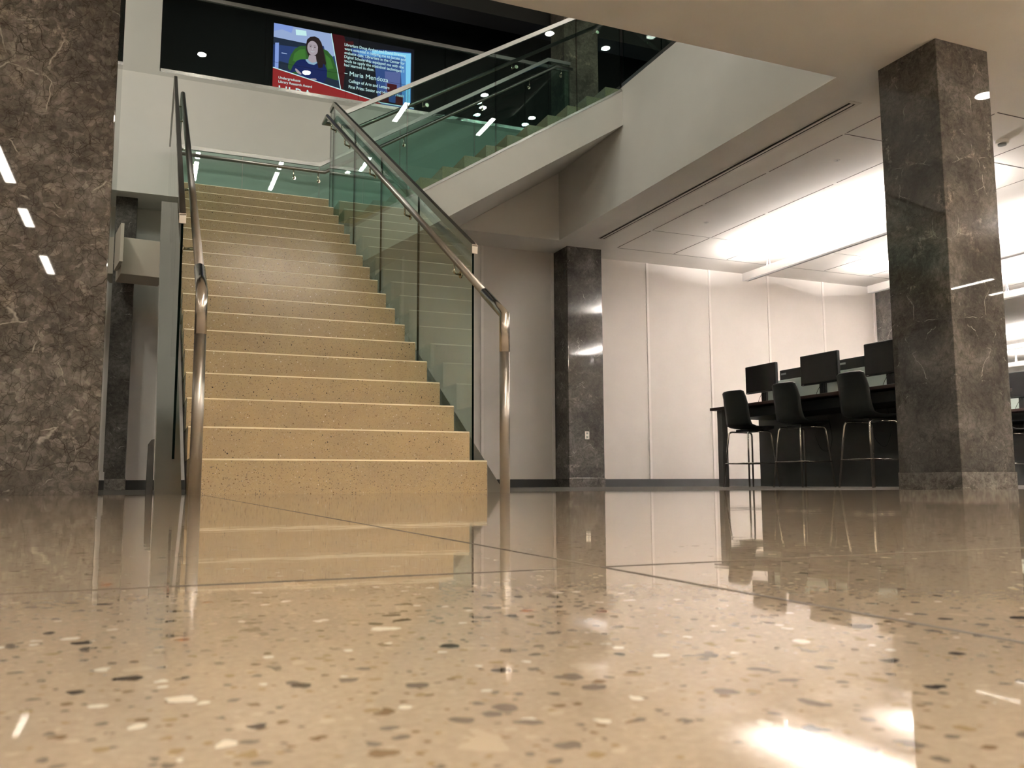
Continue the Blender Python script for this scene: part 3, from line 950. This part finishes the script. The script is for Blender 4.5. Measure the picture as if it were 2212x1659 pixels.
for x, y, lb in ((-1.25, 5.42, 'leftmost of its row'), (0.67, 5.42, 'mirrored in the glass left of the video wall'), (2.59, 5.42, "mirrored on the woman's top in the video wall"),
        (4.50, 5.42, 'mirrored at the right end of the video wall'), (6.15, 5.42, 'mirrored behind the upper flight'),
        (6.335, 4.84, 'mirrored beside the grey upper column'), (7.517, 4.75, 'mirrored right of the grey upper column')):
    downlight(x, y, ZU, 'round downlight in the dark upper ceiling, %s' % lb)
# glare on the right column: round light in the lobby ceiling
downlight(6.78, 4.10, ZC, 'round downlight in the lobby ceiling, mirrored near the top of the right column', None, 0.075, M['lamp_lobby'])

# pendants in the reading room
def pendant(x, y0, y1, z, lab, lamp='lamp_pend'):
    t = thing('pendant_lamp', lab, 'pendant lamp', (x, y0, z), 0, 'long pendant lamps over the desks')
    h = 0.115
    mb = MB()
    for a, b in ((x-0.05, x-0.042), (x+0.042, x+0.05)):
        mb.box(a, b, y0, y1, z, z+h)
    mb.box(x-0.042, x+0.042, y0, y0+0.008, z, z+h); mb.box(x-0.042, x+0.042, y1-0.008, y1, z, z+h)
    mb.box(x-0.042, x+0.042, y0+0.008, y1-0.008, z+0.02, z+0.03)
    mb.build('housing', M['fixture'], t)
    mb = MB(); mb.box(x-0.040, x+0.040, y0+0.01, y1-0.42, z+h-0.016, z+h-0.010)
    mb.build('uplight', M[lamp], t)
    mb = MB(); mb.box(x-0.030, x+0.030, y0+0.01, y1-0.01, z+0.010, z+0.014)
    mb.build('downlight_lens', M['lamp_pend_down'], t)
    for y in (y1-0.55, y0+0.55):
        for s in (-1, 1):
            mb = MB(); mb.tube([(x+s*0.03, y, z+h), (x, y, ZC)], 0.0025, 6); mb.build('cable', M['fixture'], t)
        mb = MB(); mb.disc((x, y, ZC-0.008), (0, 0, 1), 0.05, 0.016, 16); mb.build('canopy', M['fixture'], t)
PZ = 3.07
pendant(7.0, -1.2, 2.4, PZ, 'added unseen pendant lamp over the lobby in front of the free-standing column', 'lamp_pend_added')  # added out of view to brighten the lobby ceiling
pendant(1.6, -2.2, 1.4, PZ, 'added unseen pendant lamp over the lobby, above the viewpoint', 'lamp_pend_added')  # also an added uplight, out of view
pendant(18.4, 12.2, 16.6, PZ, 'far white pendant lamp in the bright room beyond the right end of the back wall')
pendant(21.2, 12.2, 16.6, PZ, 'farthest pendant lamp, second in the bright room beyond the back wall')
pendant(8.28, 6.95, 10.63, PZ, 'long white pendant lamp nearest the stair, hanging over the first desk')
pendant(10.70, 6.95, 10.58, PZ, 'second long white pendant lamp, crossing behind the free-standing column')
pendant(13.15, 6.95, 10.58, PZ, 'farthest long white pendant lamp at the right edge of the room')
pendant(10.70, 1.6, 5.2, PZ, 'white pendant lamp over the near right part of the room')

# ceiling slot diffuser, detector, sprinklers
t = thing('slot_diffuser', 'long slotted air diffuser in the ceiling right of the stair opening', 'vent', (5.81, 8.2, ZC))
mb = MB(); mb.box(5.755, 5.885, 5.80, 10.62, ZC-0.004, ZC+0.02); mb.build('frame', M['vent'], t)
for a in (5.772, 5.825):
    mb = MB(); mb.box(a-0.004, a+0.022, 5.84, 10.60, ZC-0.0055, ZC-0.004); mb.build('slot', M['vent_dark'], t)
mb = MB(); mb.box(5.796, 5.818, 5.84, 10.60, ZC-0.012, ZC-0.004); mb.build('blade', M['vent'], t)
t = thing('smoke_detector', 'white smoke detector on the ceiling right of the free-standing column', 'smoke detector', (7.86, 5.94, ZC))
mb = MB(); mb.disc((7.86, 5.94, ZC-0.018), (0, 0, 1), 0.062, 0.036); mb.build('base', M['plastic_white'], t, bevel=0.004)
mb = MB(); mb.disc((7.86, 5.94, ZC-0.044), (0, 0, 1), 0.040, 0.018); mb.build('sensor', M['label'], t)
for x, y, lab in ((6.73, 9.41, 'sprinkler head in the ceiling, the farther one near the back wall'),
                  (6.71, 7.0, 'sprinkler head in the ceiling, the nearer one above the first desk')):
    t = thing('sprinkler_head', lab, 'sprinkler', (x, y, ZC))
    mb = MB(); mb.disc((x, y, ZC-0.003), (0, 0, 1), 0.034, 0.003, 18); mb.build('escutcheon', M['fixture'], t)
    mb = MB(); mb.disc((x, y, ZC-0.008), (0, 0, 1), 0.010, 0.006, 12); mb.build('head', M['fixture'], t)

# beige box left of the stair
t = thing('sign_box', 'beige box mounted beside the dim back column, left of the stair', 'wall box', (-0.05, 10.6, 2.6), math.radians(8))
mb = MB(); mb.box(-0.30, 0.165, -0.05, 0.44, -0.21, 0.21); local('cabinet', mb, M['sign'], t, 0.004)
mb = MB(); mb.box(-0.345, -0.31, -0.30, 0.2, -0.13, 0.30); local('side_plate', mb, M['sign'], t, 0.002)

mb = MB(); mb.prism([(0.004, FAR_Z), (0.036, FAR_Z), (0.036, 0.262), (0.022, 0.258), (0.008, 0.235)], 'y', 4.49, 4.53)
tag(mb.build('edge_strip', M['base'], bevel=0.003), 'short dark upright strip beside the foot of the left stair guard', 'strip')
# ------------------------------------------------------------------ desks with monitors
def desk(x0, y0, y1, lab, zt=1.01):
    t = thing('computer_desk', lab, 'desk', (x0, y1, FAR_Z))
    mb = MB(); mb.box(x0, x0+1.50, y0, y1, zt-0.035, zt); mb.build('desktop', M['desk_top'], t, bevel=0.003)
    for xx in (x0+0.06, x0+1.35):
        for yy in (y1-0.17, y0+0.07):
            mb = MB(); mb.box(xx, xx+0.09, yy, yy+0.10, FAR_Z, zt-0.035); mb.build('leg', M['desk_leg'], t, bevel=0.004)
    mb = MB(); mb.box(x0+0.78, x0+0.84, y0+0.1, y1+0.12-0.06-0.06, FAR_Z+0.005, zt-0.05); mb.build('modesty_panel', M['desk_grey'], t)
    mb = MB(); mb.box(x0+0.835, x0+0.853, y0+0.05, y1-0.02, zt, zt+0.36); mb.build('divider_screen', M['frost'], t, bevel=0.002)
    mb = MB(); mb.box(x0+0.10, x0+0.74, y0+0.2, y1-0.3, zt-0.16, zt-0.05); mb.build('cable_tray', M['black_plastic'], t)
    return t
desk(6.80, 6.35, 9.55, 'long dark computer desk behind the three stools left of the column')
desk(10.72, 4.2, 9.55, 'dark computer desk at the right edge, behind the free-standing column')

def monitor_proto(face, lab, x, y, z, rz, group):
    t = thing('monitor', lab, 'monitor', (x, y, z), rz, group)
    # own coordinates: screen faces -x
    mb = MB(); mb.box(-0.022, 0.022, -0.30, 0.30, 0.185, 0.545); local('casing', mb, M['black_plastic'], t, 0.008)
    mb = MB(); mb.box(-0.0235, -0.0220, -0.285, 0.285, 0.205, 0.532); local('screen', mb, M['black_gloss'], t)
    mb = MB(); mb.box(0.024, 0.06, -0.045, 0.045, 0.03, 0.40); local('stand', mb, M['black_plastic'], t, 0.004)
    mb = MB(); mb.box(-0.08, 0.12, -0.12, 0.12, 0.0, 0.014); local('foot', mb, M['black_plastic'], t, 0.004)
    mb = MB(); mb.box(-0.0245, -0.0236, 0.245, 0.275, 0.190, 0.197); local('logo', mb, M['label'], t)
    mb = MB(); mb.box(0.0222, 0.0232, -0.27, -0.17, 0.478, 0.502); local('label_plate', mb, M['label'], t)
    mb = MB(); mb.tube(smooth_path([(0.0, -0.02, 0.19), (-0.03, 0.0, 0.13), (-0.02, 0.06, 0.06), (0.05, 0.12, 0.008)], 0.05, 4), 0.003, 6)
    mb.tube(smooth_path([(0.0, -0.06, 0.19), (-0.03, -0.07, 0.12), (0.02, -0.03, 0.04), (0.10, -0.04, 0.008)], 0.05, 4), 0.003, 6)
    local('cable', mb, M['black_plastic'], t)
    return t
ZT = 1.01
g = 'monitors on the first desk'
m0 = monitor_proto(1, 'black monitor farthest along the first desk, above the leftmost stool', 7.30, 9.11, ZT, 0.0, g)
dup(m0, (7.30, 8.045, ZT), 0.03, 'middle black monitor of the three in front, above the second stool')
dup(m0, (7.30, 7.03, ZT), 0.0, 'black monitor cut by the free-standing column, right of the third stool')
dup(m0, (8.00, 9.27, ZT+0.01), math.pi, 'back of a black monitor across the divider, between the first two front monitors')
dup(m0, (8.00, 8.17, ZT+0.01), math.pi, 'back of a black monitor across the divider, above the third stool')
dup(m0, (11.15, 8.42, ZT), 0.0, 'black monitor at the right edge of the photo beyond the column')

# ------------------------------------------------------------------ stools
def stool_proto(lab, x, y, rz):
    t = thing('bar_stool', lab, 'stool', (x, y, FAR_Z), rz, 'black bar stools at the desks')
    SH = 0.725
    # one-piece shell: profile from seat front (+x) to top of back (-x)
    prof = [(0.235, SH-0.025), (0.20, SH+0.0), (0.10, SH-0.002), (0.0, SH-0.010), (-0.10, SH-0.008), (-0.165, SH+0.012),
            (-0.205, SH+0.055), (-0.222, SH+0.12), (-0.232, SH+0.20), (-0.245, SH+0.29), (-0.262, SH+0.37), (-0.285, SH+0.435), (-0.297, SH+0.452)]
    nw = 11
    mb = MB(); idx = []
    for side in (0, 1):
        rows_ = []
        for i, (px, pz) in enumerate(prof):
            a = prof[max(0, i-1)]; b = prof[min(len(prof)-1, i+1)]
            tx, tz = b[0]-a[0], b[1]-a[1]; l = math.hypot(tx, tz); nx, nz = tz/l, -tx/l
            tt = i/(len(prof)-1)
            hw = 0.205 + 0.018*math.sin(math.pi*min(1, tt*1.6)) - (0.05*max(0, tt-0.75)/0.25)*0.6
            if i == 0: hw = 0.175
            if i == len(prof)-1: hw = 0.15
            row = []
            for j in range(nw):
                s = -1+2*j/(nw-1)
                curve = 0.030*s*s if tt > 0.45 else 0.022*s*s
                # curve the edges towards the sitter
                ox = (curve if tt > 0.45 else 0)
                oz = (curve if tt <= 0.45 else 0)
                th = 0.006*(1 if side else -1)
                row.append(len(mb.v)); mb.v.append((px+ox-nx*th, s*hw, pz+oz-nz*th))
            rows_.append(row)
        idx.append(rows_)
        for i in range(len(rows_)-1):
            for j in range(nw-1):
                mb.face((rows_[i][j], rows_[i][j+1], rows_[i+1][j+1], rows_[i+1][j]), 0, True)
    A, B = idx
    for i in range(len(A)-1):
        for j in (0, nw-1):
            mb.face((A[i][j], A[i+1][j], B[i+1][j], B[i][j]), 0, True)
    for j in range(nw-1):
        for i in (0, len(A)-1):
            mb.face((A[i][j], A[i][j+1], B[i][j+1], B[i][j]), 0, True)
    local('shell', mb, M['shell'], t)
    mb = MB(); mb.box(-0.13, 0.13, -0.11, 0.11, SH-0.048, SH-0.016); local('seat_plate', mb, M['black_plastic'], t, 0.01)
    zt = SH-0.045
    for sy in (-1, 1):
        for sx in (-1, 1):
            mb = MB()
            mb.tube(smooth_path([(0.0, sy*0.13, zt), (sx*0.19, sy*0.165, zt), (sx*0.245, sy*0.225, 0.0)], 0.05, 5), 0.0105, 10)
            local('leg', mb, M['chrome'], t)
    zf = 0.29; fx = 0.228; fy = 0.207
    mb = MB()
    ring = [(-fx, -fy, zf), (fx, -fy, zf), (fx, fy, zf), (-fx, fy, zf)]
    for a, b in zip(ring, ring[1:]+ring[:1]): mb.tube([a, b], 0.007, 8)
    local('footrest', mb, M['chrome'], t)
    return t
s0 = stool_proto('leftmost black bar stool with chrome legs, nearest the end leg of the desk', 6.90, 8.87, 0.10)
dup(s0, (6.90, 7.93, FAR_Z), 0.06, 'second black bar stool from the left, in front of the middle monitor')
dup(s0, (6.90, 6.90, FAR_Z), 0.02, 'third black bar stool, just left of the free-standing marble column')
dup(s0, (10.45, 8.15, FAR_Z), 0.05, 'black bar stool at the right edge of the photo, beyond the marble column')
# cables under the desk
for k, (x, pts) in enumerate(((7.45, [(8.35, .62), (8.25, .42), (8.10, .40), (8.05, .55), (8.1, .8)]),
                              (7.45, [(7.45, .80), (7.40, .50), (7.25, .40), (7.15, .60), (7.2, .85)]),
                              (7.40, [(6.60, .85), (6.65, .45), (6.55, .22), (6.62, .05), (6.50, FAR_Z+.006), (6.42, FAR_Z+.006)]))):
    mb = MB(); mb.tube(smooth_path([(x, a, b) for a, b in pts], 0.08, 4), 0.005, 6)
    tag(mb.build('power_cable', M['black_plastic']), ('black cable looping under the desk near the leftmost stool', 'black cable looping under the desk behind the second stool',
        'black cable hanging to the floor under the desk by the column')[k], 'cable')
